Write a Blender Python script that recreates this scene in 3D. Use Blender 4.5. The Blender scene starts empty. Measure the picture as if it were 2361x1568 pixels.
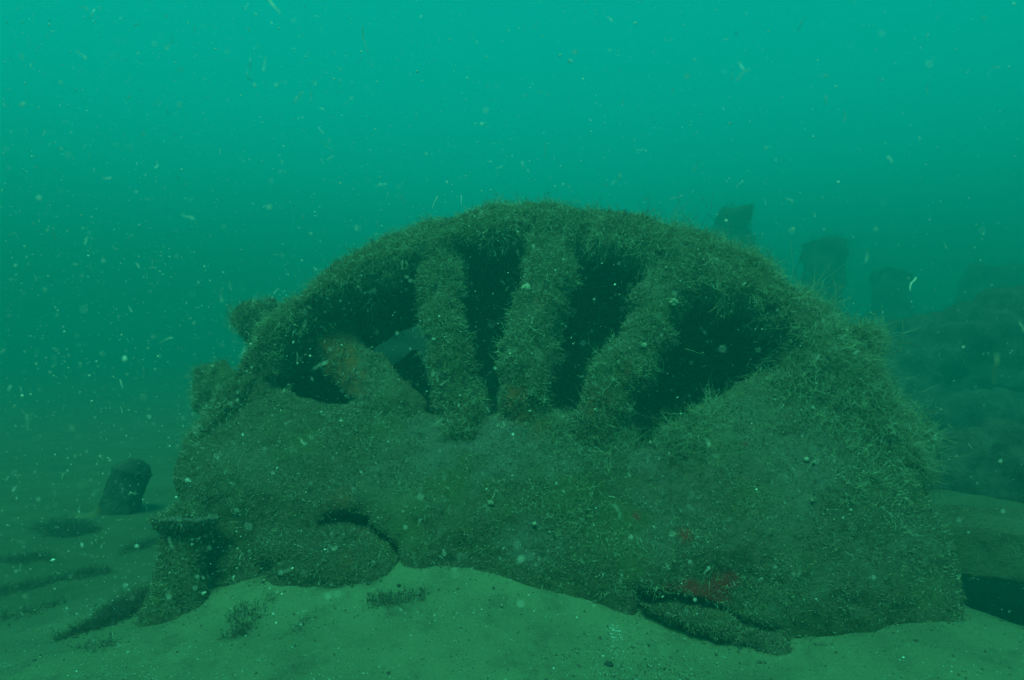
import bpy, math, random
import numpy as np
from mathutils import Vector, Matrix
R = math.radians
rng = np.random.default_rng(7)
random.seed(7)
scene = bpy.context.scene
col = scene.collection

# ------------------------------------------------------------------ camera
CH = 1.10                      # camera height above the sand
F = 24.0 / 36.0 * 2361.0       # focal length in the units of the layout sketch (2361 wide)
cam_d = bpy.data.cameras.new('camera')
cam_d.lens = 24.0; cam_d.sensor_width = 36.0
cam_d.clip_start = 0.02; cam_d.clip_end = 400.0
cam_d.dof.use_dof = True; cam_d.dof.focus_distance = 3.0; cam_d.dof.aperture_fstop = 5.0
cam = bpy.data.objects.new('camera', cam_d)
cam.location = (0, 0, CH); cam.rotation_euler = (R(90), 0, 0)
col.objects.link(cam); scene.camera = cam

# ------------------------------------------------------------------ daylight filtered by the sea above
SUN_EL, SUN_AZ = 64.0, 196.0    # azimuth measured from +Y (ahead) towards +X (right)
w = bpy.data.worlds.new('World'); scene.world = w; w.use_nodes = True
nt = w.node_tree; nt.nodes.clear()
sky = nt.nodes.new('ShaderNodeTexSky'); sky.sky_type = 'NISHITA'; sky.sun_disc = False
sky.sun_elevation = R(SUN_EL); sky.sun_rotation = R(SUN_AZ)
bw = nt.nodes.new('ShaderNodeRGBToBW')
mul = nt.nodes.new('ShaderNodeMix'); mul.data_type = 'RGBA'; mul.blend_type = 'MULTIPLY'
mul.inputs[0].default_value = 1.0
mul.inputs[7].default_value = (0.002, 1.0, 0.91, 1)
bg = nt.nodes.new('ShaderNodeBackground'); bg.inputs[1].default_value = 0.17
out = nt.nodes.new('ShaderNodeOutputWorld')
nt.links.new(sky.outputs[0], bw.inputs[0]); nt.links.new(bw.outputs[0], mul.inputs[6])
nt.links.new(mul.outputs[2], bg.inputs[0]); nt.links.new(bg.outputs[0], out.inputs[0])
sd = bpy.data.lights.new('sun', 'SUN'); sd.energy = 4.6; sd.angle = R(25)   # sunlight spread by the water above
sd.color = (0.12, 1.0, 0.52)
so = bpy.data.objects.new('sun', sd); col.objects.link(so)
_d = Vector((math.sin(R(SUN_AZ)) * math.cos(R(SUN_EL)), math.cos(R(SUN_AZ)) * math.cos(R(SUN_EL)), math.sin(R(SUN_EL))))
so.rotation_euler = _d.to_track_quat('Z', 'Y').to_euler(); so.location = _d * 30
scene.view_settings.view_transform = 'Standard'; scene.view_settings.look = 'None'
scene.view_settings.exposure = 1.06; scene.view_settings.gamma = 1.0
scene.view_settings.use_curve_mapping = False
scene.render.engine = 'CYCLES'
try:
    scene.cycles.volume_bounces = 2
    scene.cycles.max_bounces = 6
    scene.cycles.use_denoising = True
except Exception:
    pass

# ------------------------------------------------------------------ helpers
def tag(o, label=None, cat=None, group=None, kind=None):
    if label: o['label'] = label
    if cat: o['category'] = cat
    if group: o['group'] = group
    if kind: o['kind'] = kind
    return o

def at(px, py, Y):
    """point at distance Y along the view through (px,py) of the 2361x1568 sketch"""
    return np.array([(px - 1180.5) / F * Y, Y, CH + (784 - py) / F * Y])

def empty(name, loc=(0, 0, 0)):
    o = bpy.data.objects.new(name, None); o.location = loc; o.empty_display_size = 0.2
    col.objects.link(o); return o

def mesh_obj(name, V, Fc, mat, parent=None, smooth=True, attrs=None):
    V = np.asarray(V, dtype=np.float64)
    me = bpy.data.meshes.new(name)
    if parent is not None:
        q = parent
        while q is not None:
            V = V - np.array(q.location); q = q.parent
    if isinstance(Fc, np.ndarray):
        n, k = Fc.shape
        me.vertices.add(len(V)); me.vertices.foreach_set('co', V.astype(np.float32).ravel())
        me.loops.add(n * k); me.loops.foreach_set('vertex_index', Fc.astype(np.int32).ravel())
        me.polygons.add(n)
        me.polygons.foreach_set('loop_start', (np.arange(n) * k).astype(np.int32))
        me.polygons.foreach_set('loop_total', np.full(n, k, dtype=np.int32))
    else:
        me.from_pydata([tuple(v) for v in V], [], [tuple(f) for f in Fc])
    if attrs:
        for an, av in attrs.items():
            a = me.attributes.new(an, 'FLOAT', 'POINT')
            a.data.foreach_set('value', np.asarray(av, dtype=np.float32))
    me.update(calc_edges=True)
    me.polygons.foreach_set('use_smooth', np.full(len(me.polygons), smooth, dtype=bool))
    me.materials.append(mat)
    o = bpy.data.objects.new(name, me); col.objects.link(o)
    if parent is not None: o.parent = parent
    return o

# value noise on points -------------------------------------------------
def _hash(i, j, k, s):
    h = (i * 374761393 + j * 668265263 + k * 2147483647 + s * 1274126177) & 0xFFFFFFFF
    h = ((h ^ (h >> 13)) * 1274126177) & 0xFFFFFFFF
    h = (h ^ (h >> 16)) & 0xFFFFFFFF
    return h.astype(np.float64) / 4294967295.0
def vnoise(P, freq, seed=0):
    Q = P * freq + 1000.0
    I = np.floor(Q).astype(np.int64); fr = Q - I; fr = fr * fr * (3 - 2 * fr)
    r = 0
    for a in (0, 1):
        for b in (0, 1):
            for c in (0, 1):
                wgt = (fr[:, 0] if a else 1 - fr[:, 0]) * (fr[:, 1] if b else 1 - fr[:, 1]) * (fr[:, 2] if c else 1 - fr[:, 2])
                r = r + wgt * _hash(I[:, 0] + a, I[:, 1] + b, I[:, 2] + c, seed)
    return r * 2 - 1
def fbm(P, freq, octv=4, seed=0, gain=0.5):
    r = 0; a = 1.0
    for o in range(octv):
        r = r + a * vnoise(P, freq * 2.03 ** o, seed + o * 17); a *= gain
    return r

# polygons --------------------------------------------------------------
def poly_sd(X, Z, poly):
    """signed distance to a 2D polygon, negative inside"""
    p = np.asarray(poly); n = len(p)
    d = np.full(X.shape, 1e9); ins = np.zeros(X.shape, bool)
    for i in range(n):
        ax, az = p[i]; bx, bz = p[(i + 1) % n]
        ex, ez = bx - ax, bz - az
        wx, wz = X - ax, Z - az
        t = np.clip((wx * ex + wz * ez) / (ex * ex + ez * ez + 1e-12), 0, 1)
        d = np.minimum(d, (wx - ex * t) ** 2 + (wz - ez * t) ** 2)
        c = ((az > Z) != (bz > Z))
        with np.errstate(divide='ignore', invalid='ignore'):
            xi = ax + (Z - az) * ex / (ez if abs(ez) > 1e-12 else 1e-12)
        ins ^= c & (X < xi)
    d = np.sqrt(d)
    return np.where(ins, -d, d)
def smax(a, b, k): 
    h = np.clip(0.5 - 0.5 * (b - a) / k, 0, 1); return b * (1 - h) + a * h + k * h * (1 - h)
def smin(a, b, k): return -smax(-a, -b, k)
def cap_sd(X, Y, Z, a, b, ra, rb):
    a = np.asarray(a); b = np.asarray(b); e = b - a
    t = np.clip(((X - a[0]) * e[0] + (Y - a[1]) * e[1] + (Z - a[2]) * e[2]) / (e @ e), 0, 1)
    return np.sqrt((X - a[0] - e[0] * t) ** 2 + (Y - a[1] - e[1] * t) ** 2 + (Z - a[2] - e[2] * t) ** 2) - (ra + (rb - ra) * t)

# naive surface nets ----------------------------------------------------
def nets(f, lo, hi, res):
    lo = np.asarray(lo, float); hi = np.asarray(hi, float)
    n = np.ceil((hi - lo) / res).astype(int) + 1
    ax = [lo[i] + np.arange(n[i]) * res for i in range(3)]
    X, Y, Z = np.meshgrid(*ax, indexing='ij')
    D = f(X, Y, Z)
    for a in range(3):
        sl = [slice(None)] * 3
        for e in (0, -1):
            sl[a] = e; D[tuple(sl)] = np.maximum(D[tuple(sl)], res)
    S = D < 0
    cn = n - 1
    cnt = np.zeros(cn, np.int32); acc = np.zeros(tuple(cn) + (3,))
    corners = [(i, j, k) for i in (0, 1) for j in (0, 1) for k in (0, 1)]
    def sub(A, c): return A[c[0]:c[0] + cn[0], c[1]:c[1] + cn[1], c[2]:c[2] + cn[2]]
    for c in corners:
        for a in range(3):
            if c[a] == 0:
                c2 = list(c); c2[a] = 1
                d1, d2 = sub(D, c), sub(D, c2)
                m = (d1 < 0) != (d2 < 0)
                if not m.any(): continue
                t = d1[m] / (d1[m] - d2[m])
                v = np.tile(np.array(c, float), (len(t), 1)); v[:, a] = t
                acc[m] += v; cnt[m] += 1
    act = cnt > 0
    idx = -np.ones(cn, np.int64); ids = np.argwhere(act); idx[act] = np.arange(len(ids))
    V = lo + (ids + acc[act] / cnt[act][:, None]) * res
    Q = []
    for a in range(3):
        b, c = (a + 1) % 3, (a + 2) % 3
        s1 = [slice(None)] * 3; s2 = [slice(None)] * 3
        s1[a] = slice(0, n[a] - 1); s2[a] = slice(1, n[a])
        ch = S[tuple(s1)] != S[tuple(s2)]
        e = np.argwhere(ch)
        e = e[(e[:, b] > 0) & (e[:, c] > 0) & (e[:, b] < n[b] - 1) & (e[:, c] < n[c] - 1)]
        ins = S[tuple(e.T)]
        q = []
        for (ob, oc) in ((1, 1), (0, 1), (0, 0), (1, 0)):
            g = e.copy(); g[:, b] -= ob; g[:, c] -= oc
            q.append(idx[tuple(g.T)])
        q = np.stack(q, 1)
        q[~ins] = q[~ins][:, ::-1]
        Q.append(q)
    return V, np.concatenate(Q)
def vnormals(V, Q):
    a, b, c, d = V[Q[:, 0]], V[Q[:, 1]], V[Q[:, 2]], V[Q[:, 3]]
    fn = np.cross(c - a, d - b)
    N = np.zeros_like(V)
    for k in range(4):
        for m in range(3): N[:, m] += np.bincount(Q[:, k], fn[:, m], len(V))
    return N / (np.linalg.norm(N, axis=1, keepdims=True) + 1e-12), np.linalg.norm(fn, axis=1) * .5
def sdf_shape(f, lo, hi, res, lumps):
    """lumps: list of (frequency, amplitude)"""
    V, Q = nets(f, lo, hi, res)
    N, _ = vnormals(V, Q)
    d = 0
    for i, (fq, am) in enumerate(lumps): d = d + am * vnoise(V, fq, 31 * i + 5)
    V = V + N * d[:, None]
    N, A = vnormals(V, Q)
    return V, Q, N, A
def sample(V, Q, N, A, n, weight=None):
    """n random points on a quad surface"""
    wv = A.copy()
    if weight is not None:
        cen = V[Q].mean(1); nn = N[Q].mean(1); wv = wv * weight(cen, nn)
    wv = wv / wv.sum()
    i = rng.choice(len(Q), n, p=wv)
    u = rng.random((n, 1)); v = rng.random((n, 1))
    P = (V[Q[i, 0]] * (1 - u) + V[Q[i, 1]] * u) * (1 - v) + (V[Q[i, 3]] * (1 - u) + V[Q[i, 2]] * u) * v
    M = N[Q[i]].mean(1); M /= np.linalg.norm(M, axis=1, keepdims=True) + 1e-9
    return P, M

def unit(a): return a / (np.linalg.norm(a, axis=-1, keepdims=True) + 1e-12)
def strands(P, D, L, rad, segs, bend, sides=3, wig=0.15, tone=None):
    """tapering tubes: roots P, directions D, lengths L, bend vectors"""
    n = len(P); D = unit(D)
    pts = np.zeros((n, segs + 1, 3)); pts[:, 0] = P; d = D.copy()
    for s in range(segs):
        d = unit(d + bend / segs + rng.normal(0, wig, (n, 3)))
        pts[:, s + 1] = pts[:, s] + d * (L / segs)[:, None]
    side = unit(np.cross(D, rng.normal(size=(n, 3)))); up = np.cross(D, side)
    Vs = np.zeros((n, segs + 1, sides, 3))
    for s in range(segs + 1):
        r = rad * (1 - 0.75 * s / segs)
        for k in range(sides):
            an = 2 * math.pi * k / sides
            Vs[:, s, k] = pts[:, s] + (side * math.cos(an) + up * math.sin(an)) * (r[:, None] if hasattr(r, 'shape') and r.ndim else r)
    base = (np.arange(n) * (segs + 1) * sides)[:, None, None]
    s_, k_ = np.meshgrid(np.arange(segs), np.arange(sides), indexing='ij')
    k2 = (k_ + 1) % sides
    q = np.stack([s_ * sides + k_, s_ * sides + k2, (s_ + 1) * sides + k2, (s_ + 1) * sides + k_], -1)
    Qs = (base[..., None] + q[None]).reshape(-1, 4)
    if tone is None: tone = rng.random(n)
    T = np.repeat(tone, (segs + 1) * sides)
    return Vs.reshape(-1, 3), Qs, T, pts
def join(parts):
    V = []; Q = []; T = []; o = 0
    for (v, q, t) in parts:
        V.append(v); Q.append(q + o); T.append(t); o += len(v)
    return np.concatenate(V), np.concatenate(Q), np.concatenate(T)

def tufts(P, N, n_str, L, rad, spread=0.9, bendup=0.3, segs=5, branch=True, side_pull=None):
    """clusters of thin strands fanning from every root (hydroid bunches)"""
    m = len(P)
    lead = unit(N + rng.normal(0, .35, (m, 3)))
    if side_pull is not None: lead = unit(lead + side_pull)
    PP = np.repeat(P, n_str, 0) + rng.normal(0, 0.012, (m * n_str, 3)); DD = unit(np.repeat(lead, n_str, 0) + rng.normal(0, spread * .42, (m * n_str, 3)))
    bend = np.repeat(rng.normal(0, .45, (m, 3)), n_str, 0) + rng.normal(0, .25, (m * n_str, 3)); bend[:, 2] += bendup
    LL = np.repeat(L * rng.lognormal(-.1, .35, m), n_str) * rng.uniform(.35, 1.15, m * n_str)
    tone = np.repeat(rng.random(m), n_str) * .7 + rng.random(m * n_str) * .3
    v, q, t, pts = strands(PP, DD, LL, np.full(m * n_str, rad * .8) * rng.uniform(.6, 1.15, m * n_str), segs, bend, 3, .20, tone)
    out = [(v, q, t)]
    if branch:
        k = rng.integers(1, segs, m * n_str); R0 = pts[np.arange(m * n_str), k]
        dd = unit(pts[np.arange(m * n_str), k] - pts[np.arange(m * n_str), k - 1] + rng.normal(0, .5, (m * n_str, 3)))
        v, q, t, _ = strands(R0, dd, LL * .45, np.full(m * n_str, rad * .7), 3, bend * .5, 3, .12, tone)
        out.append((v, q, t))
    return join(out)

# ------------------------------------------------------------------ materials
def nodes(name):
    m = bpy.data.materials.new(name); m.use_nodes = True
    nt = m.node_tree; b = nt.nodes['Principled BSDF']
    b.inputs['Roughness'].default_value = 0.95
    b.inputs['Specular IOR Level'].default_value = 0.12
    return m, nt, b
def N_(nt, t, **kw):
    n = nt.nodes.new(t)
    for k, v in kw.items(): setattr(n, k, v)
    return n
def noise(nt, scale, detail=5, rough=.6, vec=None):
    n = N_(nt, 'ShaderNodeTexNoise'); n.inputs['Scale'].default_value = scale
    n.inputs['Detail'].default_value = detail; n.inputs['Roughness'].default_value = rough
    if vec is not None: nt.links.new(vec, n.inputs['Vector'])
    return n.outputs['Fac']
def ramp(nt, fac, stops):
    r = N_(nt, 'ShaderNodeValToRGB'); e = r.color_ramp.elements
    while len(e) > 1: e.remove(e[-1])
    e[0].position = stops[0][0]; c = stops[0][1]; e[0].color = (*c, 1)
    for p, c in stops[1:]:
        x = e.new(p); x.color = (*c, 1)
    nt.links.new(fac, r.inputs[0]); return r.outputs[0]
def mix(nt, fac, a, b):
    n = N_(nt, 'ShaderNodeMix', data_type='RGBA')
    if isinstance(fac, (int, float)): n.inputs[0].default_value = fac
    else: nt.links.new(fac, n.inputs[0])
    for s, v in ((6, a), (7, b)):
        if isinstance(v, tuple): n.inputs[s].default_value = (*v, 1)
        else: nt.links.new(v, n.inputs[s])
    return n.outputs[2]
def gpos(nt): return N_(nt, 'ShaderNodeNewGeometry').outputs['Position']
def attr(nt, name): 
    a = N_(nt, 'ShaderNodeAttribute'); a.attribute_name = name; return a.outputs['Fac']
def bump(nt, b, h, strength, dist):
    n = N_(nt, 'ShaderNodeBump'); n.inputs['Strength'].default_value = strength; n.inputs['Distance'].default_value = dist
    nt.links.new(h, n.inputs['Height']); nt.links.new(n.outputs[0], b.inputs['Normal'])

G = dict(dark=(.05, .035, .022), mid=(.18, .12, .072), pale=(.38, .28, .205), moss=(.17, .145, .055), rust=(.55, .12, .03), red=(.62, .022, .02))
def mat_crust(name, pale=.5):
    m, nt, b = nodes(name); v = gpos(nt)
    n1 = noise(nt, 3.1, 6, .62, v); n2 = noise(nt, 34, 5, .7, v); n3 = noise(nt, 1.4, 4, .6, v)
    c = ramp(nt, n2, [(.3, G['dark']), (.5, G['mid']), (.72, (.27, .13, .10))])
    c = mix(nt, ramp(nt, n1, [(.45, (0, 0, 0)), (.62, (.8, .8, .8))]), c, G['moss'])
    c = mix(nt, ramp(nt, n3, [(.5, (0, 0, 0)), (.72, (pale,) * 3)]), c, G['pale'])
    sp = N_(nt, 'ShaderNodeTexVoronoi'); sp.inputs['Scale'].default_value = 26; nt.links.new(v, sp.inputs['Vector'])
    spk = ramp(nt, sp.outputs['Distance'], [(.0, (1, 1, 1)), (.10, (1, 1, 1)), (.15, (0, 0, 0))])
    spn = ramp(nt, noise(nt, 11, 2, .5, v), [(.60, (0, 0, 0)), (.64, (.75,) * 3)])
    mm = N_(nt, 'ShaderNodeMix', data_type='RGBA', blend_type='MULTIPLY'); mm.inputs[0].default_value = 1
    nt.links.new(spk, mm.inputs[6]); nt.links.new(spn, mm.inputs[7])
    c = mix(nt, mm.outputs[2], c, (.5, .33, .22))
    c = mix(nt, attr(nt, 'rust'), c, ramp(nt, noise(nt, 22, 5, .7, v), [(.35, (.16, .06, .04)), (.6, G['rust'])]))
    c = mix(nt, attr(nt, 'red'), c, G['red'])
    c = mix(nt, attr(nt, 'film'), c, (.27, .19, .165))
    nt.links.new(c, b.inputs['Base Color'])
    bump(nt, b, noise(nt, 48, 8, .78, v), 1.0, .045)
    return m
M_crust = mat_crust('encrusted_iron')
def mat_strand(name, a, bcol, c2):
    m, nt, b = nodes(name)
    t = attr(nt, 'tone')
    nt.links.new(ramp(nt, t, [(0, a), (.55, bcol), (1, c2)]), b.inputs['Base Color'])
    b.inputs['Roughness'].default_value = .8
    return m
M_hyd = mat_strand('hydroid_strands', (.13, .09, .055), (.29, .235, .14), (.52, .44, .28))
M_turf = mat_strand('turf_fuzz', (.07, .045, .03), (.19, .13, .08), (.40, .31, .19))
M_weed = mat_strand('dark_weed', (.05, .035, .025), (.09, .06, .045), (.16, .11, .08))
M_far = mat_strand('far_weed', (.03, .03, .02), (.06, .05, .04), (.10, .09, .07))
m, nt, b = nodes('far_iron'); v = gpos(nt)
nt.links.new(ramp(nt, noise(nt, 6, 6, .7, v), [(.35, (.035, .03, .025)), (.65, (.10, .08, .06))]), b.inputs['Base Color'])
bump(nt, b, noise(nt, 20, 6, .7, v), .8, .05); M_dark = m
m, nt, b = nodes('sand'); v = gpos(nt)
c = ramp(nt, noise(nt, 2.2, 5, .6, v), [(.35, (.165, .143, .078)), (.6, (.25, .215, .115))])
c = mix(nt, ramp(nt, noise(nt, 190, 3, .8, v), [(.45, (0, 0, 0)), (.75, (.8,) * 3)]), c, (.32, .27, .19))
c = mix(nt, ramp(nt, noise(nt, 7, 6, .7, v), [(.52, (0, 0, 0)), (.72, (.7,) * 3)]), c, (.12, .09, .06))
c = mix(nt, attr(nt, 'light_falloff'), c, ramp(nt, noise(nt, 3.5, 7, .7, v), [(.35, (.095, .08, .047)), (.65, (.14, .118, .068))]))  # darker sand colour standing in for the fading light
nt.links.new(c, b.inputs['Base Color']); c2 = mix(nt, ramp(nt, noise(nt, 75, 6, .85, v), [(.54, (0, 0, 0)), (.72, (.6,) * 3)]), c, (.08, .065, .04)); nt.links.new(c2, b.inputs['Base Color'])
bump(nt, b, noise(nt, 90, 7, .8, v), .9, .02); M_sand = m
m, nt, b = nodes('shell_white'); b.inputs['Base Color'].default_value = (.55, .5, .45, 1); b.inputs['Roughness'].default_value = .6; M_shell = m
m, nt, b = nodes('drift_matter'); b.inputs['Base Color'].default_value = (.85, .62, .5, 1); M_snow = m
m, nt, b = nodes('dark_stone'); b.inputs['Base Color'].default_value = (.035, .03, .025, 1); M_stone = m
m, nt, b = nodes('dull_drift'); b.inputs['Base Color'].default_value = (.34, .27, .16, 1); M_dull = m
m, nt, b = nodes('sponge'); v = gpos(nt)
nt.links.new(ramp(nt, noise(nt, 60, 4, .6, v), [(.35, (.2, .13, .09)), (.65, (.42, .30, .2))]), b.inputs['Base Color']); M_sponge = m

# ------------------------------------------------------------------ seabed
def ground_z(x, y):
    x = np.asarray(x, float); y = np.asarray(y, float)
    z = -0.07 + 0.27 * np.exp(-((x + .38) / .95) ** 2 - ((y - 3.0) / .75) ** 2)
    z = z + .10 * np.exp(-((x + .2) / .6) ** 2 - ((y - 1.9) / .6) ** 2) * .4
    z = z + .11 * np.exp(-((x - 1.5) / .5) ** 2 - ((y - 2.5) / .45) ** 2)
    z = z - .26 * np.exp(-((x - 2.75) / .6) ** 4 - ((y - 3.35) / .5) ** 4) + .035 * np.exp(-((y - 2.70 + .06 * x) / .13) ** 2) * (np.abs(x) < 3) * np.exp(-(x / 1.6) ** 4)
    z = z - .035 * np.exp(-((x - .75) / .35) ** 2 - ((y - 2.35) / .25) ** 2)
    z = z + .25 * np.exp(-((x - 3.4) / .9) ** 2 - ((y - 5.0) / 1.6) ** 2)
    P = np.stack([x.ravel(), y.ravel(), np.zeros(x.size)], 1)
    z = z + (.024 * fbm(P, 1.3, 3, 3) + .010 * fbm(P * np.array([1, 1.6, 1]), 5.5, 4, 9) * np.clip(1.6 - P[:, 1] / 3.5, .1, 1)).reshape(x.shape)
    return z
def axis(a, b, lim, fine, steps):
    mid = np.arange(a, b + 1e-9, fine)
    g = np.geomspace(.05, lim, steps)
    return np.concatenate([(a - g)[::-1], mid, b + g])
gx = axis(-3.6, 3.6, 68, .022, 56); gy = axis(.6, 5.5, 66, .022, 52)
XX, YY = np.meshgrid(gx, gy, indexing='ij'); ZZ = ground_z(XX, YY)
V = np.stack([XX.ravel(), YY.ravel(), ZZ.ravel()], 1)
i, j = np.meshgrid(np.arange(len(gx) - 1), np.arange(len(gy) - 1), indexing='ij'); k = i * len(gy) + j
Qd = np.stack([k, k + len(gy), k + len(gy) + 1, k + 1], -1).reshape(-1, 4)
# light falloff painted into the sand: pale before the wheel, darker further out
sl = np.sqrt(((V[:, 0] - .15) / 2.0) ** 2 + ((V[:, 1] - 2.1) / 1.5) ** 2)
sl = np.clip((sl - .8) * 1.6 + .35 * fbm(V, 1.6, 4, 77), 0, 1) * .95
tag(mesh_obj('seabed', V, Qd, M_sand, attrs={'light_falloff': sl}), 'pale green lit sand sloping up in a low mound in front of the wreck', 'sand', kind='structure')

# ------------------------------------------------------------------ the wreck: leaning face plane  y = PA + PB z + PC x
PA, PB, PC = 2.80, 0.42, -0.06
def plane_y(x, z): return PA + PB * z + PC * x
def onp(px, py, off=0.0):
    dx, dz = (px - 1180.5) / F, (784 - py) / F
    y = (PA + off + PB * CH) / (1 - PB * dz - PC * dx)
    return (y * dx, CH + y * dz)
def pp(pts, off=0.0): return [onp(*p, off) for p in pts]
def proj(V): return 1180.5 + F * V[:, 0] / V[:, 1], 784 - F * (V[:, 2] - CH) / V[:, 1]
OUT = [(425, 1100), (450, 1010), (500, 935), (560, 865), (600, 775), (680, 690), (770, 620), (880, 560), (1000, 515), (1110, 492), (1220, 485), (1400, 496), (1560, 538),
       (1700, 592), (1790, 645), (1850, 690), (1930, 765), (1990, 830), (2035, 900), (2075, 980), (2120, 1070), (2155, 1160), (2180, 1260), (2200, 1360), (2215, 1460), (2215, 1560), (480, 1560), (500, 1340), (468, 1260), (425, 1180)]
HOLE = [(590, 852), (626, 795), (690, 732), (752, 686), (835, 642), (925, 614), (1005, 582), (1090, 562), (1200, 552), (1320, 560), (1440, 575), (1530, 612), (1620, 650), (1710, 695), (1772, 738), (1815, 800), (1802, 858),
        (1700, 912), (1610, 948), (1555, 990), (1515, 1025), (1465, 1025), (1440, 975), (1370, 965), (1290, 962), (1210, 965), (1130, 972), (1040, 972), (985, 970), (930, 940), (860, 925), (760, 930), (690, 916), (630, 885)]
outP, holeP = pp(OUT), pp(HOLE)
# dividing line between rim arch and lower plate: a band following the hole ends
RIMC = [(395, 1180), (600, 852), (640, 858), (1000, 905), (1500, 960), (1770, 880), (1960, 1010), (2215, 1130), (2215, 300), (395, 300)]
rimP = pp(RIMC)
wreck = empty('wheel_wreck', (0.0, 3.0, 0.0))
tag(wreck, 'huge arched iron wheel furred with growth, thick spokes across its dark opening', 'wreck')

CARVE1 = pp([(735, 1205), (755, 1184), (795, 1174), (840, 1188), (885, 1228), (915, 1268), (935, 1330), (905, 1400), (745, 1400)], -.20)
CARVE2 = pp([(1470, 1372), (1560, 1376), (1640, 1398), (1720, 1440), (1790, 1470), (1900, 1620), (1470, 1600)], -.22)
def face_front(x, z, do):
    """how far the face bulges towards the camera, given the distance to the outline"""
    s = np.clip(-do / .55, 0, 1); s = 1 - (1 - s) ** 2
    b = .17 * s
    b = b + .13 * np.exp(-((x - 1.15) / .7) ** 2 - ((z - .25) / .45) ** 2)       # right belly
    b = b + .06 * np.exp(-((x + 1.0) / .5) ** 2 - ((z - .45) / .35) ** 2)
    b = b - .10 * np.exp(-((x + 1.35) / .25) ** 2 - ((z - .12) / .2) ** 2)
    return b
def f_plate(X, Y, Z):
    h = (Y - plane_y(X, Z)) * .92
    x2, z2 = X[:, 0, :], Z[:, 0, :]
    do = poly_sd(x2, z2, outP); dh = poly_sd(x2, z2, holeP); dr = poly_sd(x2, z2, rimP)
    c1 = poly_sd(x2, z2, CARVE1); c2 = poly_sd(x2, z2, CARVE2)
    d2 = smax(smax(do, -dh, .04), -dr - .08, .03)
    ex = lambda a: a[:, None, :]
    fr = -ex(face_front(x2, z2, do) * np.clip(dh / .35, 0.25, 1))
    d = smax(ex(d2), fr - h, .12)
    d = smax(d, h - .10, .05)
    # side skin running back along the outline
    skin = smax(smax(np.abs(ex(do) + .05) - .05, -h, .03), h - .85, .03)
    skin = smax(skin, -ex(dr) - .08, .03)
    d = smin(d, skin, .08)
    d = smax(d, -smax(ex(c1), h - (fr + .16), .03), .03)
    d = smax(d, -smax(ex(c2), h - (fr + .20), .03), .03)
    return d
def f_rim(X, Y, Z):
    h = (Y - plane_y(X, Z)) * .92
    x2, z2 = X[:, 0, :], Z[:, 0, :]
    do = poly_sd(x2, z2, outP); dh = poly_sd(x2, z2, holeP); dr = poly_sd(x2, z2, rimP)
    ex = lambda a: a[:, None, :]
    d2 = smax(smax(do, -dh, .03), dr - .02, .03)
    d = smax(ex(d2), np.abs(h - .07) - .17, .13)
    skin = smax(smax(np.abs(ex(do) + .07) - .06, -h, .03), h - .85, .03)
    skin = smax(skin, ex(dr) - .02, .03)
    return smin(d, skin, .08)
LO, HI = (-2.3, 2.2, -.45), (2.2, 4.7, 2.25)
def rim_lumps(): return [(2.2, .018), (6, .018), (14, .014), (33, .008)]
def near(V, px, py, rad, seed=0, thr=.0):
    """soft patch around the surface spot seen at (px,py), ragged by noise"""
    x, z = proj(V)
    d = np.sqrt((x - px) ** 2 + (z - py) ** 2) / (rad * 560)
    return np.clip((1 - d) * 2 + .9 * fbm(V, 14, 4, seed) + thr, 0, 1)
def att(V, rust=(), red=(), film=()):
    r = {'rust': np.zeros(len(V)), 'red': np.zeros(len(V)), 'film': np.zeros(len(V))}
    for nm, lst in (('rust', rust), ('red', red), ('film', film)):
        for i, (px, py, rad, s) in enumerate(lst):
            r[nm] = np.maximum(r[nm], s * near(V, px, py, rad, 11 + i))
    return r
V, Q, N, A = sdf_shape(f_plate, LO, HI, .02, [(1.9, .035), (5.5, .03), (15, .012), (36, .008)])
# front growth and tiny coralline patches are painted by what grows there, not by light
pa = att(V, rust=[(790, 1172, .09, .6), (1190, 955, .10, .9), (1390, 985, .08, .6), (1260, 985, .08, .5), (880, 1262, .07, .5)],
         red=[(1660, 1365, .085, 1), (1580, 1355, .06, 1), (1690, 1335, .05, .9), (1540, 1368, .045, .9), (1578, 1235, .028, 1), (1470, 1190, .02, .8), (1716, 1025, .018, .9)],
         film=[(1120, 1000, .22, .85), (1000, 1020, .14, .6), (1500, 1040, .15, .8), (1290, 1040, .15, .5), (1870, 1060, .22, .55), (1230, 1260, .14, .55), (2120, 1250, .15, .4), (1180, 1060, .1, .5)])
plate = mesh_obj('face_plate', V, Q, M_crust, wreck, attrs=pa)
PL = (V, Q, N, A); print('plate', len(V))
V, Q, N, A = sdf_shape(f_rim, LO, HI, .02, rim_lumps())
mesh_obj('rim', V, Q, M_crust, wreck, attrs=att(V)); RM = (V, Q, N, A); print('rim', len(V))
# back wall closing the drum, open towards the left
GAP = pp([(840, 808), (905, 772), (1000, 742), (1015, 800), (1005, 905), (978, 870), (962, 800), (905, 842), (885, 860)])
def f_back(X, Y, Z):
    h = (Y - plane_y(X, Z)) * .92
    x2, z2 = X[:, 0, :], Z[:, 0, :]
    do = poly_sd(x2, z2, outP); g = poly_sd(x2 * 1.0, z2, [(a * 1.27, CH + (b_ - CH) * 1.27) for a, b_ in GAP])
    return smax(smax(do + .02, -g, .05)[:, None, :], np.abs(h - .85) - .05, .04)
V, Q, N, A = sdf_shape(f_back, LO, HI, .035, [(3, .03), (9, .02)])
mesh_obj('back_wall', V, Q, M_crust, wreck, attrs=att(V)); BK = (V, Q, N, A)

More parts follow.
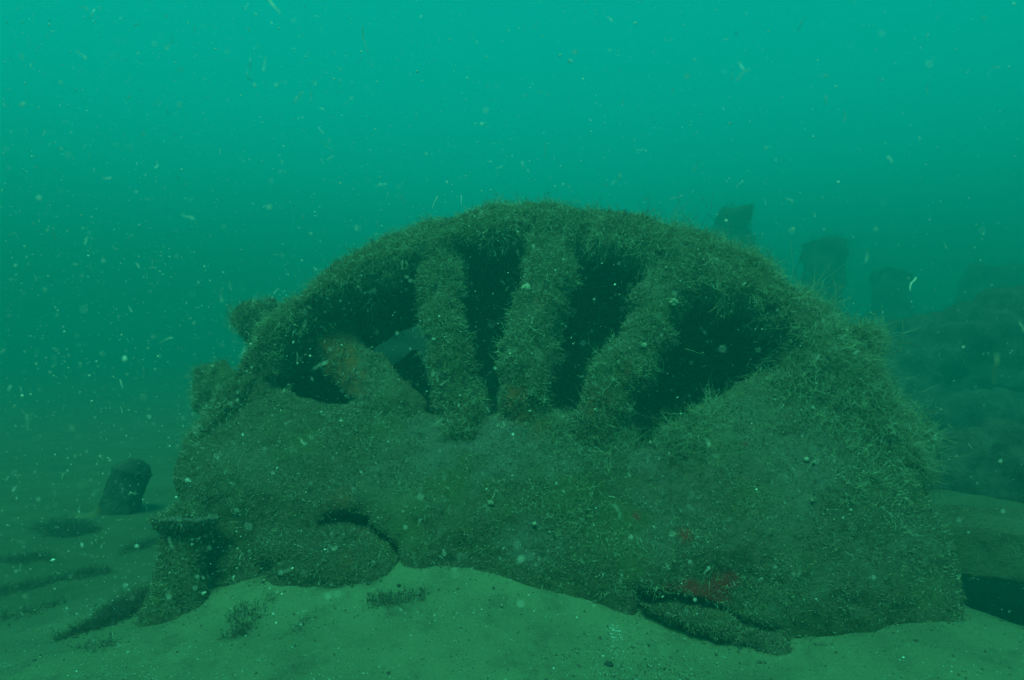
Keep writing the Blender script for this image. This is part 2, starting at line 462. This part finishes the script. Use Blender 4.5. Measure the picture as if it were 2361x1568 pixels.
def spine(pts):
    """(px,py,extra depth,radius) -> 3D centre line"""
    r = []
    for (px, py, dd, ra) in pts:
        x, z = onp(px, py); y = plane_y(x, z)
        s = (y + dd) / y
        r.append((np.array([x * s, y + dd, CH + (z - CH) * s]), ra))
    return r
SP = [
    ('spoke', [(715, 735, .34, .11), (775, 800, .28, .125), (845, 865, .18, .13), (915, 945, .08, .13)], dict(rust=[(745, 790, .16, .9), (790, 850, .12, .7), (770, 905, .08, .5)]), 'bare rust orange spoke set back at the far left'),
    ('spoke', [(1010, 570, .02, .085), (1010, 660, .0, .10), (1018, 740, .0, .10), (1042, 830, .02, .125), (1062, 930, .05, .12), (1065, 1000, .04, .12)], dict(rust=[(1075, 950, .07, .5)]), None),
    ('spoke', [(1262, 540, .0, .105), (1262, 640, -.02, .11), (1242, 730, -.02, .125), (1222, 830, .0, .13), (1205, 920, .03, .115), (1195, 990, .03, .10)], dict(rust=[(1190, 945, .10, .9), (1250, 690, .05, .4)]), None),
    ('spoke', [(1580, 620, .02, .11), (1520, 700, -.02, .125), (1490, 770, .0, .115), (1440, 850, .01, .125), (1400, 920, .01, .12), (1370, 1000, .03, .12)], dict(rust=[(1450, 855, .06, .6), (1390, 925, .08, .7)]), None),
]
spoke_surf = []
for nm_i, (nm, pts, pt, lab) in enumerate(SP):
    sp = [(c_, r_ * (.86 if nm_i == 3 else .93)) for c_, r_ in spine(pts)]
    C = np.array([c for c, r in sp]); lo = C.min(0) - .22; hi = C.max(0) + .22
    def f_sp(X, Y, Z, sp=sp):
        d = None
        for a, b_ in zip(sp[:-1], sp[1:]):
            e = cap_sd(X, Y, Z, a[0], b_[0], a[1], b_[1]); d = e if d is None else smin(d, e, .04)
        return d
    V, Q, N, A = sdf_shape(f_sp, lo, hi, .013, [(4, .03), (10, .022), (24, .010), (45, .006)])
    o = mesh_obj(nm, V, Q, M_crust, wreck, attrs=att(V, **pt))
    if lab: o['label'] = lab
    spoke_surf.append((V, Q, N, A))
# lugs standing off the rim
lug_surf = []
for (px, py, dd, ra, sx, lab) in [(1975, 815, .12, .13, 1.5, 'bushy lug on the right shoulder'), (1860, 705, .16, .09, 1.5, None), (1730, 625, .2, .07, 1.5, None), (622, 735, .75, .12, 1.0, None), (490, 885, .85, .13, .75, 'hazy lug low on the left'), (2050, 990, .12, .10, 1.0, None)]:
    (c, r), = spine([(px, py, dd, ra)])
    kn = [(c + rng.normal(0, ra * .5, 3) * [sx, .8, .9], ra * rng.uniform(.4, .75)) for _ in range(5)]
    def f_l(X, Y, Z):
        d = None
        for kc, kr in kn:
            e_ = np.sqrt((X - kc[0]) ** 2 + (Y - kc[1]) ** 2 + (Z - kc[2]) ** 2) - kr
            d = e_ if d is None else smin(d, e_, .05)
        return smin(d, cap_sd(X, Y, Z, c, c + [(-.6 if c[0] > 0 else .6) * ra, ra, -ra], ra * .5, ra * .5), .05)
    V, Q, N, A = sdf_shape(f_l, c - ra * 2.4, c + ra * 2.4, .018, [(4, .08), (9, .07), (22, .025)])
    o = mesh_obj('lug', V, Q, M_crust, wreck, attrs=att(V))
    if lab: o['label'] = lab
    lug_surf.append((V, Q, N, A))

# growth ----------------------------------------------------------------
def frontal(c, n): return np.clip(.35 - n[:, 1], .02, 1)
def rimw(c, n):
    k = np.clip(.45 - n[:, 1] + .4 * n[:, 2] * 0, .03, 1) * (c[:, 1] < plane_y(c[:, 0], c[:, 2]) + .35)
    return k * (.45 + .55 * np.clip((c[:, 0] + 1.1) / .9, 0, 1)) * (.2 + 1.15 * np.clip(.5 + fbm(c, 3.2, 3, 71), 0, 1.5))
parts = []
P, Nn = sample(*RM, 5200, rimw)
right = np.clip((P[:, 0] + .2) / 1.4, 0, 1)
L = rng.uniform(.03, .085, len(P)) * (.75 + .7 * right)
pull = np.zeros((len(P), 3)); pull[:, 2] = -.35; pull[:, 0] = -.25 + .2 * right; pull[:, 1] = -.2
parts.append(tufts(P, Nn, 9, L * .9, .0016, 1.0, -.4, 5, True, pull))
# fringe hanging into the opening
P, Nn = sample(*RM, 750, lambda c, n: np.clip(-n[:, 2], 0, 1) * (c[:, 1] < plane_y(c[:, 0], c[:, 2]) + .12) * (n[:, 1] < .3) * np.clip(.6 + fbm(c, 6, 2, 5), 0, 2))
pull = np.tile([-.25, -.25, -.35], (len(P), 1))
parts.append(tufts(P, Nn, 6, rng.uniform(.035, .10, len(P)), .0017, .9, -.25, 6, True, pull))
for s_i, s in enumerate(spoke_surf):
    n = 60 if s_i == 0 else 800
    P, Nn = sample(*s, n, lambda c, n: np.clip(.5 - n[:, 1], .05, 1) * np.clip(.5 + 1.1 * fbm(c, 7, 2, 8), .04, 2))
    parts.append(tufts(P, Nn, 5, rng.uniform(.018, .058, n) * (1 if s_i else .35), .0015, 1.0, .1, 4))
for s_i, s in enumerate(lug_surf):
    n = 420 if s_i in (0, 1, 5) else 220
    P, Nn = sample(*s, n, lambda c, n: np.clip(.5 - n[:, 1], .05, 1))
    pull = np.zeros((n, 3)); pull[:, 2] = .3; pull[:, 0] = .3 if s_i in (0, 1, 2, 5) else -.2
    parts.append(tufts(P, Nn, 6, rng.uniform(.03, .15, n) * (1 if s_i in (0, 1, 5) else .55), .0017, 1.0, .2, 6, True, pull))
# shoulder of the plate at the right, and bunches along the lip of the opening
def spotw(px, py, rad):
    def f(c, n):
        x, z = proj(c); return np.exp(-((x - px) ** 2 + (z - py) ** 2) / (rad * 560) ** 2) * np.clip(.4 - n[:, 1], 0, 1)
    return f
for (px, py, rad, n, l0, l1) in [(1930, 900, .28, 900, .02, .075), (2070, 1030, .22, 380, .02, .06), (2130, 1150, .2, 150, .02, .05), (1400, 1000, .11, 330, .04, .10), (1560, 1000, .09, 220, .05, .11), (1640, 945, .06, 24, .05, .10), (1290, 990, .08, 150, .03, .06),
                                 (1330, 1170, .08, 60, .02, .05), (1320, 1240, .25, 260, .015, .04), (1560, 1260, .3, 260, .01, .03), (1830, 930, .2, 130, .02, .04), (1200, 1230, .3, 260, .012, .035), (1550, 1320, .2, 300, .02, .05), (900, 940, .15, 90, .02, .05), (520, 1000, .25, 150, .02, .04), (2080, 1350, .3, 100, .01, .025)]:
    P, Nn = sample(*PL, n, spotw(px, py, rad))
    pull = np.tile([0, -.1, .15], (n, 1))
    parts.append(tufts(P, Nn, 5, rng.uniform(l0, l1, n), .0015, 1.0, .15, 4, True, pull))
V, Q, T = join(parts); print('hydroid verts', len(V))
o = mesh_obj('hydroid_growth', V, Q, M_hyd, wreck, attrs={'tone': T}); tag(o, 'bushy pale hydroid strands furring the wheel', kind='stuff')
# short turf over everything that faces the water
parts = []
for S, n, l0, l1 in [(PL, 75000, .004, .014), (RM, 45000, .012, .035)] + [(s, 7000 if i else 2500, .008, .025) for i, s in enumerate(spoke_surf)] + [(s, 2200, .012, .03) for s in lug_surf] + [(BK, 5000, .03, .08)]:
    P, Nn = sample(*S, n, lambda c, nn: np.clip(.45 - nn[:, 1], .01, 1) * np.clip(.6 + .9 * fbm(c, 9, 3, 44), .1, 2))
    v, q, t, _ = strands(P, Nn + rng.normal(0, .55, (n, 3)), rng.uniform(l0, l1, n), rng.uniform(.0012, .0028, n), 2, rng.normal(0, .5, (n, 3)), 3, .2)
    parts.append((v, q, t))
V, Q, T = join(parts)
o = mesh_obj('turf_growth', V, Q, M_turf, wreck, attrs={'tone': T}); tag(o, 'short brown turf carpeting the iron', kind='stuff')

# ------------------------------------------------------------------ slabs and stones at the wheel's foot
def blob(name, f, lo, hi, res, lumps, parent=None, mat=None, **pt):
    V, Q, N, A = sdf_shape(f, lo, hi, res, lumps)
    return mesh_obj(name, V, Q, mat or M_crust, parent, attrs=att(V, **pt)), (V, Q, N, A)
def slab(name, poly, label, cat, dd, thick, lumps, nturf, **pt):
    pl = pp(poly, dd - .05); a = np.array(pl); cx, cz = a.mean(0); cy = plane_y(cx, cz) + dd
    root = empty(name, (cx, cy, float(ground_z(cx, cy))))
    def f(X, Y, Z):
        x2, z2 = X[:, 0, :], Z[:, 0, :]; do = poly_sd(x2, z2, pl)[:, None, :]
        h = (Y - plane_y(X, Z)) * .92 - dd
        s = np.clip(-do / .16, 0, 1)
        return smax(do, np.abs(h) - thick * (.45 + .55 * np.sqrt(s)), .06)
    lo = (a[:, 0].min() - .1, cy - .5, a[:, 1].min() - .1); hi = (a[:, 0].max() + .1, cy + .5, a[:, 1].max() + .1)
    o, S = blob('slab_body', f, lo, hi, .014, lumps, root, **pt)
    P, Nn = sample(*S, nturf, frontal)
    v, q, t, _ = strands(P, Nn + rng.normal(0, .55, (nturf, 3)), rng.uniform(.004, .018, nturf), rng.uniform(.001, .0022, nturf), 2, rng.normal(0, .5, (nturf, 3)), 3, .2)
    tag(mesh_obj('turf_growth', v, q, M_turf, root, attrs={'tone': t}), kind='stuff')
    tag(root, label, cat); return root
slab('fallen_slab', [(700, 1196), (745, 1206), (800, 1214), (850, 1226), (895, 1258), (920, 1305), (930, 1390), (740, 1390), (705, 1290)], 'smooth rounded slab under the curved crack at the foot of the wheel', 'slab', -.13, .11, [(4, .02), (11, .012), (30, .006)], 3500, rust=[(800, 1300, .05, .5), (840, 1230, .03, .5)])
slab('fallen_slab', [(600, 1225), (650, 1200), (700, 1196), (732, 1208), (736, 1280), (720, 1310), (640, 1320), (590, 1290)], 'small lumpy slab wedged left of the smooth rounded one', 'slab', -.12, .09, [(4, .02), (11, .015), (30, .008)], 2500)
slab('fallen_slab', [(1464, 1384), (1500, 1397), (1560, 1391), (1620, 1412), (1650, 1410), (1720, 1446), (1780, 1462), (1815, 1476), (1830, 1530), (1780, 1530), (1740, 1490), (1690, 1498), (1620, 1466), (1560, 1440), (1500, 1425)], 'dark ragged slab on the sand below the red patch', 'slab', -.17, .09, [(4, .03), (9, .03), (20, .022), (48, .010)], 4500)
slab('fallen_slab', [(500, 1260), (560, 1240), (640, 1290), (610, 1400), (520, 1420), (490, 1350)], 'rough boulder of crust right behind the bollard', 'slab', .0, .14, [(4, .03), (11, .02), (28, .01)], 3500)

# ------------------------------------------------------------------ bollard at the left
def bollard(name, base, top, r_stem, r_cap, label, mat, n1, seed):
    base = np.array(base, float); top = np.array(top, float); e = unit(top - base)
    root = empty(name, tuple(base)); Ln = np.linalg.norm(top - base)
    def fs(X, Y, Z):
        d = cap_sd(X, Y, Z, base - e * .1, top - e * r_cap * .25, r_stem * 1.05, r_stem * .92)
        return smin(d, cap_sd(X, Y, Z, base - e * .05, base + e * .03, r_stem * 1.2, r_stem * 1.02), .05)
    def fc(X, Y, Z):
        t = (X - top[0]) * e[0] + (Y - top[1]) * e[1] + (Z - top[2]) * e[2]
        q = np.sqrt(np.maximum((X - top[0]) ** 2 + (Y - top[1]) ** 2 + (Z - top[2]) ** 2 - t * t, 0))
        rr = r_cap * (1.05 + .25 * np.clip(t / (r_cap * .5), -1, 0))
        return smax(q - rr, np.abs(t + r_cap * .22) - r_cap * .24, .02)
    lo = np.minimum(base, top) - r_cap * 1.7; hi = np.maximum(base, top) + r_cap * 1.7
    for nm, f in (('stem', fs), ('cap', fc)):
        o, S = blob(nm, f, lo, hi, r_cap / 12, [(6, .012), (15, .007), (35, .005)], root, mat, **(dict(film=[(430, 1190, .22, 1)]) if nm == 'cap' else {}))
        if n1:
            n1 = n1 if nm == 'stem' else n1 // 4
            P, Nn = sample(*S, n1, frontal)
            v, q, t, _ = strands(P, Nn + rng.normal(0, .5, (n1, 3)), rng.uniform(.006, .02, n1), rng.uniform(.0012, .0024, n1), 2, rng.normal(0, .5, (n1, 3)), 3, .2)
            tag(mesh_obj('turf_growth', v, q, M_turf, o, attrs={'tone': t}), kind='stuff')
    tag(root, label, 'bollard'); return root
p0 = at(408, 1400, 2.72); p1 = at(430, 1190, 2.78)
bollard('mooring_bollard', p0, p1, .097, .130, 'flat capped iron bollard leaning at the left foot of the wheel', M_crust, 3000, 1)
p0 = at(255, 1235, 4.6); p1 = at(305, 1085, 4.7)
bollard('mooring_bollard', p0, p1, .13, .13, 'hazy dark bollard leaning on the sand beyond the near one', M_dark, 0, 2)

# ------------------------------------------------------------------ fallen pipe at the right edge
def lumpy(name, label, cat, f, lo, hi, res, lumps, mat, n_t=0, l=(.02, .06), mt=None, group=None, part='crusted_body'):
    c = (np.array(lo) + np.array(hi)) / 2
    V, Q, N, A = sdf_shape(f, lo, hi, res, lumps)
    o = mesh_obj(name, V, Q, mat, None, attrs=att(V)); tag(o, label, cat, group)
    if n_t:
        P, Nn = sample(V, Q, N, A, n_t, lambda c, n: np.clip(.5 - n[:, 1], .03, 1))
        v, q, t = tufts(P, Nn, 4, rng.uniform(l[0], l[1], n_t), .002, 1.0, .2, 3, False)
        g = mesh_obj('weed_growth', v, q, mt or M_weed, o, attrs={'tone': t}); tag(g, kind='stuff')
    return o
a_, b_ = at(2215, 1258, 3.35), at(2620, 1285, 3.15)
lumpy('fallen_beam', 'flat sided crusted beam lying level above a dark gap at the right edge', 'beam',
      lambda X, Y, Z: smax(smax(np.abs(Y - 3.42 + .15 * (X - 2.2)) - .24, np.abs(Z - .105 + .03 * (X - 2.2)) - .13, .02), 2.0 - X, .04), np.minimum(a_, b_) - [.45, .5, .3], np.maximum(a_, b_) + [.25, .55, .3], .02, [(3, .02), (9, .014), (25, .007)], M_crust, 500, (.01, .03), M_turf)

# ------------------------------------------------------------------ machinery columns fading behind
def column(px0, px1, top, Y, base_z, label, group, round_=.12):
    x0, x1 = (px0 - 1180.5) / F * Y, (px1 - 1180.5) / F * Y; zt = CH + (784 - top) / F * Y
    cx, hx = (x0 + x1) / 2, (x1 - x0) / 2
    def f(X, Y_, Z):
        zt_ = (Z - base_z) / (zt - base_z)
        w_ = hx * (1.05 - .1 * zt_)
        return smax(smax(np.abs(X - cx) - w_, np.abs(Y_ - Y) - hx * .9, round_), Z - zt, round_)
    return lumpy('iron_column', label, 'column', f, (cx - hx * 1.7, Y - hx * 1.7, base_z), (cx + hx * 1.7, Y + hx * 1.7, zt + .3), .09, [(1.0, .22), (2.6, .2), (6, .12)], M_dark, 1300, (.12, .45), M_far, group)
GR = 'faint iron columns rising behind the wheel'
column(1645, 1738, 470, 15.0, -.3, 'tallest faint column rising just over the right shoulder of the wheel', GR, .2)
column(1850, 1945, 548, 15.5, -.3, 'square topped faint column second from the wheel', GR, .06)
column(2015, 2095, 610, 17.0, -.3, 'narrow faint column third from the wheel', GR, .12)
column(2225, 2330, 605, 16.0, -.3, 'widest faint column at the right edge of the photo', GR, .2)
def f_heap(X, Y, Z):
    d = 1e9
    for (px, py, Yd, r) in [(2030, 830, 8.4, .7), (2180, 810, 8.8, .9), (2330, 800, 8.6, 1.0), (2480, 830, 8.2, 1.1), (2300, 1030, 7.0, .9), (2450, 1080, 5.6, .7), (2080, 960, 7.6, .8), (2320, 1120, 4.7, .62), (2480, 1100, 4.6, .7), (2190, 1120, 5.0, .6)]:
        c = at(px, py, Yd) - np.array([0, 0, .25])
        q = np.sqrt((X - c[0]) ** 2 + ((Y - c[1])) ** 2 + ((Z - c[2]) / .9) ** 2) - r
        d = q if isinstance(d, float) else smin(d, q, .15)
    return d
lumpy('wreck_heap', 'dark overgrown heap of wreckage behind the right shoulder of the wheel', 'wreckage', f_heap, (2.4, 3.8, -.5), (9.0, 10.2, 2.4), .07, [(1.5, .2), (3.5, .16), (9, .07)], M_dark, 5000, (.06, .2), M_weed)

def f_mound(X, Y, Z): return (np.sqrt(((X + .95) / 1.1) ** 2 + ((Y - 6.4) / .7) ** 2 + ((Z + .1) / 1.5) ** 2) - 1) * .7  # added dark mass that dims the bright water behind the gap
lumpy('gap_dimmer', 'dark mound added behind the gap between the two left spokes to dim it', 'wreckage', f_mound, (-2.4, 5.2, -.4), (.6, 7.6, 1.9), .05, [(2, .12), (6, .06)], M_stone, 900, (.05, .16), M_far)

# ------------------------------------------------------------------ weed clumps on the sand
def clump(px, py, Y, rad, n, l0, l1, label, flat=1.0, ang=0):
    n = int(n * 1.5); c = at(px, py, Y); gz = float(ground_z(c[0], Y))
    # follow the view down to the sand
    for _ in range(8):
        Y = (CH - gz) / ((py - 784) / F); c = at(px, py, Y); gz = float(ground_z(c[0], Y))
    an = rng.uniform(0, 2 * math.pi, n); rr = rad * 1.7 * np.sqrt(rng.random(n)) * (.88 + .15 * np.sin(an * 3 + px))
    u = rr * np.cos(an); v_ = rr * np.sin(an) * flat
    x = c[0] + u * math.cos(ang) - v_ * math.sin(ang); y = c[1] + u * math.sin(ang) + v_ * math.cos(ang)
    P = np.stack([x, y, ground_z(x, y) - .004], 1)
    Nn = unit(np.stack([rng.normal(0, .5, n), rng.normal(0, .5, n), np.full(n, .6)], 1))
    v, q, t = tufts(P, Nn, 4, rng.uniform(l0, l1, n), .0016, 1.1, -.1, 4)
    o = mesh_obj('weed_clump', v, q, M_weed, None, attrs={'tone': t})
    # origin stays at the world centre for mesh things, so give it its own place
    o.data.transform(Matrix.Translation((-c[0], -c[1], -gz))); o.location = (c[0], c[1], gz)
    tag(o, label, 'weed', 'weed clumps on the sand')
clump(888, 1390, 2.6, .045, 90, .01, .035, 'small dark weed tuft alone on the bright sand below the rounded slab', .4)
clump(580, 1395, 2.6, .06, 120, .01, .03, 'dark weed patch on the sand right of the bollard foot', .8, .9)
clump(548, 1465, 2.4, .04, 60, .01, .025, 'thin weed wisp just below the patch right of the bollard foot', .5, .8)
clump(75, 1410, 2.6, .08, 110, .01, .03, 'low weed patch at the far left of the sand', .5, .3)
clump(330, 1385, 2.7, .09, 420, .02, .07, 'bushy weed bank against the left foot of the bollard', .5, 1.0)
clump(230, 1440, 2.5, .09, 420, .012, .035, 'long weed streak running left from the bollard over the sand', .28, .75)
clump(270, 1410, 2.6, .05, 160, .015, .04, 'compact weed tuft between the bollard bank and the long streak', .6)
clump(225, 1490, 2.3, .05, 60, .01, .02, 'faint weed smear left below the long streak', .5)
clump(1530, 1560, 2.0, .06, 50, .006, .014, 'sparse dark weed dots at the bottom edge beside the shell grit', .7)
for i_, (a1, b1, lab) in enumerate([(60, 1290, 'hazy weed strip at the far left edge above the low patch'), (180, 1330, 'hazy weed strip between the far bollard and the long streak'), (40, 1360, 'faint weed strip at the left edge just above the low patch'), (330, 1260, 'dim weed bush between the two bollards')]):
    clump(a1, b1, 3.5, .10, 150, .015, .05, lab, .45, .4 * i_)
clump(150, 1225, 4.3, .12, 160, .05, .14, 'hazy dark weed bush left of the far bollard', .7)
clump(700, 1440, 2.4, .05, 26, .01, .03, 'scrap of dead weed lying on the middle sand', .15, 1.1)
clump(950, 1330, 2.6, .03, 50, .01, .03, 'pale weed sprig where the crack meets the sand', .5)
# pebbles
for (px, py, r, lab) in [(748, 1341, .013, 'small dark pebble below the rounded slab'), (1405, 1534, .012, 'dark pebble at the bottom edge left of the shell grit'), (920, 1350, .006, 'tiny dark pebble right of the first'), (1285, 1322, .006, 'tiny dark pebble at the foot of the face plate'), (690, 1325, .010, 'dark pebble touching the wedged slab')]:
    Y = 2.5
    for _ in range(8):
        c = at(px, py, Y); gz = float(ground_z(c[0], Y)); Y = (CH - gz) / ((py - 784) / F)
    c = at(px, py, Y)
    def f_p(X, Y_, Z): return np.sqrt((X - c[0]) ** 2 + (Y_ - c[1]) ** 2 + ((Z - c[2]) * 1.4) ** 2) - r
    V, Q, N, A = sdf_shape(f_p, c - r * 2, c + r * 2, r / 4, [(60, r * .5), (140, r * .25)])
    o = mesh_obj('pebble', V, Q, M_stone); tag(o, lab, 'pebble', 'pebbles on the sand')
    o.data.transform(Matrix.Translation(tuple(-c))); o.location = tuple(c)

# ------------------------------------------------------------------ shell grit and sand grains
def flecks(P, size, thin=.35):
    n = len(P); k = 5
    a = unit(rng.normal(size=(n, 3))); a[:, 2] *= .35; a = unit(a); b2 = unit(np.cross(a, rng.normal(size=(n, 3)) * [.4, .4, 1])); c = np.cross(a, b2)
    s = size[:, None]; asp = rng.uniform(.4, 1, n)[:, None]
    Vv = np.stack([P + a * s, P + b2 * s * asp, P - a * s * rng.uniform(.6, 1, (n, 1)), P - b2 * s * asp, P + c * s * thin, P - c * s * thin], 1)
    tri = np.array([(0, 1, 4), (1, 2, 4), (2, 3, 4), (3, 0, 4), (1, 0, 5), (2, 1, 5), (3, 2, 5), (0, 3, 5)])
    Ft = (np.arange(n)[:, None, None] * 6 + tri[None]).reshape(-1, 3)
    return Vv.reshape(-1, 3), Ft
pts = []
def grit(n, px0, px1, py0, py1, cl=None):
    px = rng.uniform(px0, px1, n); py = rng.uniform(py0, py1, n)
    if cl: px = rng.normal(cl[0], cl[2], n); py = rng.normal(cl[1], cl[3], n)
    py = np.clip(py, 1180, 1640)
    Y = np.full(n, 2.5)
    for _ in range(6):
        x = (px - 1180.5) / F * Y; gz = ground_z(x, Y); Y = (CH - gz) / ((py - 784) / F)
    x = (px - 1180.5) / F * Y
    pts.append(np.stack([x, Y, ground_z(x, Y) + .001], 1))
grit(2200, 0, 2361, 1330, 1620); grit(450, 0, 1, 0, 1, (1440, 1510, 60, 50)); grit(900, 0, 1, 0, 1, (350, 1540, 300, 40)); grit(500, 0, 1, 0, 1, (1600, 1560, 250, 40)); grit(300, 0, 1, 0, 1, (1420, 1455, 10, 35))
P = np.concatenate(pts); ok = np.ones(len(P), bool)
V, Fc = flecks(P, rng.lognormal(math.log(.0014), .5, len(P)))
tag(mesh_obj('shell_grit', V, Fc, M_shell, None, False), 'white shell grit scattered over the sand, thickest at the bottom edge', 'shell grit', kind='stuff')

pts.clear()
grit(1600, -100, 2400, 1280, 1600); grit(700, 0, 1, 0, 1, (1500, 1530, 220, 50)); grit(600, 0, 1, 0, 1, (300, 1420, 200, 60))
for k_ in range(14): grit(70, 0, 1, 0, 1, (300 + k_ * 140, (1395, 1370, 1335, 1325, 1330, 1325, 1325, 1340, 1370, 1420, 1490, 1490, 1450, 1445)[k_], 60, 10))
V, Fc = flecks(np.concatenate(pts), rng.lognormal(math.log(.0026), .55, sum(len(p_) for p_ in pts)), .5)
tag(mesh_obj('dark_litter', V, Fc, M_weed, None, False, attrs={'tone': rng.random(len(V))}), 'dark specks of weed litter strewn over the sand and along the foot of the wreck', 'litter', kind='stuff')

# small sponges, worms and anemones on the wreck ------------------------
for (px, py, r, nm, lab) in [(1190, 648, .022, 'sponge', 'pale ribbed sponge'), (1580, 690, .020, 'sponge', 'white branching sponge'), (1140, 1133, .014, 'sponge', None), (1512, 602, .009, 'anemone', None), (1845, 1035, .010, 'anemone', None), (1870, 1040, .008, 'anemone', None), (1855, 1130, .008, 'anemone', None), (1490, 770, .014, 'sponge', None), (1290, 1110, .007, 'anemone', None), (2105, 1130, .009, 'anemone', None), (1235, 1180, .008, 'anemone', None)]:
    x, z = onp(px, py)
    Sall = np.concatenate([PL[0], RM[0]] + [s[0] for s in spoke_surf[1:]])
    pr_x = 1180.5 + F * Sall[:, 0] / Sall[:, 1]; pr_y = 784 - F * (Sall[:, 2] - CH) / Sall[:, 1]
    dd = (pr_x - px) ** 2 + (pr_y - py) ** 2; cand = np.where(dd < 30 ** 2)[0]
    if len(cand) == 0: continue
    c = Sall[cand[np.argmin(Sall[cand, 1])]] + np.array([0, -.012, .004])
    def f_s(X, Y, Z): return np.sqrt((X - c[0]) ** 2 + ((Y - c[1]) / .8) ** 2 + ((Z - c[2]) * 1.1) ** 2) - r
    V, Q, N, A = sdf_shape(f_s, c - r * 2, c + r * 2, r / 5, [(40, r * .35), (110, r * .25)])
    o = mesh_obj(nm, V, Q, M_sponge, wreck)
    if lab: o['label'] = lab

# ------------------------------------------------------------------ marine snow: specks and threads drifting in the water
n = 7000
px = np.where(rng.random(n) < .66, rng.beta(1.0, 2.4, n) * 2361, rng.uniform(0, 2361, n)); py = rng.uniform(-40, 1420, n)
Y = .32 + 2.7 * rng.random(n) ** .85
P = np.stack([(px - 1180.5) / F * Y, Y, CH + (784 - py) / F * Y], 1)
front = P[:, 1] < plane_y(P[:, 0], P[:, 2]) - .15
P = P[front]; sz = rng.lognormal(math.log(.00080), .5, len(P)) * (.5 + .42 * P[:, 1])
V1, F1 = flecks(P, sz, .7)
tag(mesh_obj('marine_snow', V1, F1, M_snow, None, False), 'pale specks of marine snow drifting in the green water', 'marine snow', kind='stuff')
n = 850
px = rng.beta(1.1, 1.7, n) * 2361; py = rng.uniform(0, 1350, n); Y = .6 + 2.1 * rng.random(n)
P = np.stack([(px - 1180.5) / F * Y, Y, CH + (784 - py) / F * Y], 1); P = P[P[:, 1] < plane_y(P[:, 0], P[:, 2]) - .25]; n = len(P)
Dd = unit(rng.normal(size=(n, 3)) * [.3, .3, 1.0])
v, q, t, _ = strands(P, Dd, rng.uniform(.004, .022, n), rng.uniform(.0003, .0007, n), 6, rng.normal(0, 1.0, (n, 3)), 3, .45)
tag(mesh_obj('drifting_threads', v, q, M_snow, None, True), 'fine pale threads of drifting slime hanging in the water', 'slime threads', kind='stuff')
for (px, py, Y, L, dx, dz, r, lab) in [(832, 100, .9, .045, -.12, -1, .0006, 'long thin drifting thread with a forked foot high in the water'), (626, 20, .7, .022, .35, -1, .0011, 'fuzzy drifting strand at the top edge'), (1600, 815, 2.0, .06, 1, -.55, .0008, 'pale drifting strand across the rightmost dark opening'), (1003, 468, 1.5, .03, -.45, -1, .0012, 'short pink drifting strand just above the crest of the wheel'),
                                  (1063, 462, 1.5, .022, -.06, -1, .0009, 'upright drifting strand right of the pink one over the crest'), (2303, 850, .45, .02, .2, -1, .0007, 'blurred drifting strand near the right edge'), (200, 1200, .42, .022, -.75, -.75, .0008, 'long tan blurred strand left of the far bollard'), (2105, 660, 1.1, .03, -.35, -1, .0012, 'short drifting strand before the narrow faint column'), (1258, 350, 1.3, .035, 0, -1, .0004, 'hair thin upright thread above the middle of the wheel')]:
    c = at(px, py, Y)
    D0 = unit(np.array([[dx, 0, dz]], float))
    v, q, t, p_ = strands(np.zeros((1, 3)) - D0 * L * .5, D0, np.array([L]), np.array([r]), 10, np.array([[.2, 0, .15]]), 5, .14)
    o = mesh_obj('drifting_strand', v, q, M_dull if L > .03 or px > 2200 or px < 300 else M_snow); o.location = tuple(c)
    tag(o, lab, 'drifting strand', 'larger strands drifting in the water')

# ------------------------------------------------------------------ sea water as one even volume
TOPZ = 7.0
m = bpy.data.materials.new('sea_water'); m.use_nodes = True; nt = m.node_tree; nt.nodes.clear()
pv = nt.nodes.new('ShaderNodeVolumePrincipled'); ou = nt.nodes.new('ShaderNodeOutputMaterial')
pv.inputs['Color'].default_value = (.006, .36, .345, 1); pv.inputs['Density'].default_value = .11
pv.inputs['Anisotropy'].default_value = .35
try: pv.inputs['Absorption Color'].default_value = (0, 0, 0, 1)
except Exception: pass
nt.links.new(pv.outputs[0], ou.inputs['Volume'])
B = (-75, -70, -1.6, 75, 75, TOPZ)
V = [(B[i], B[j], B[k]) for i in (0, 3) for j in (1, 4) for k in (2, 5)]
Fc = [(0, 1, 3, 2), (4, 6, 7, 5), (0, 4, 5, 1), (2, 3, 7, 6), (0, 2, 6, 4), (1, 5, 7, 3)]
o = mesh_obj('haze', V, Fc, m, None, False); tag(o, 'green sea water filling the whole scene', 'water', kind='stuff')
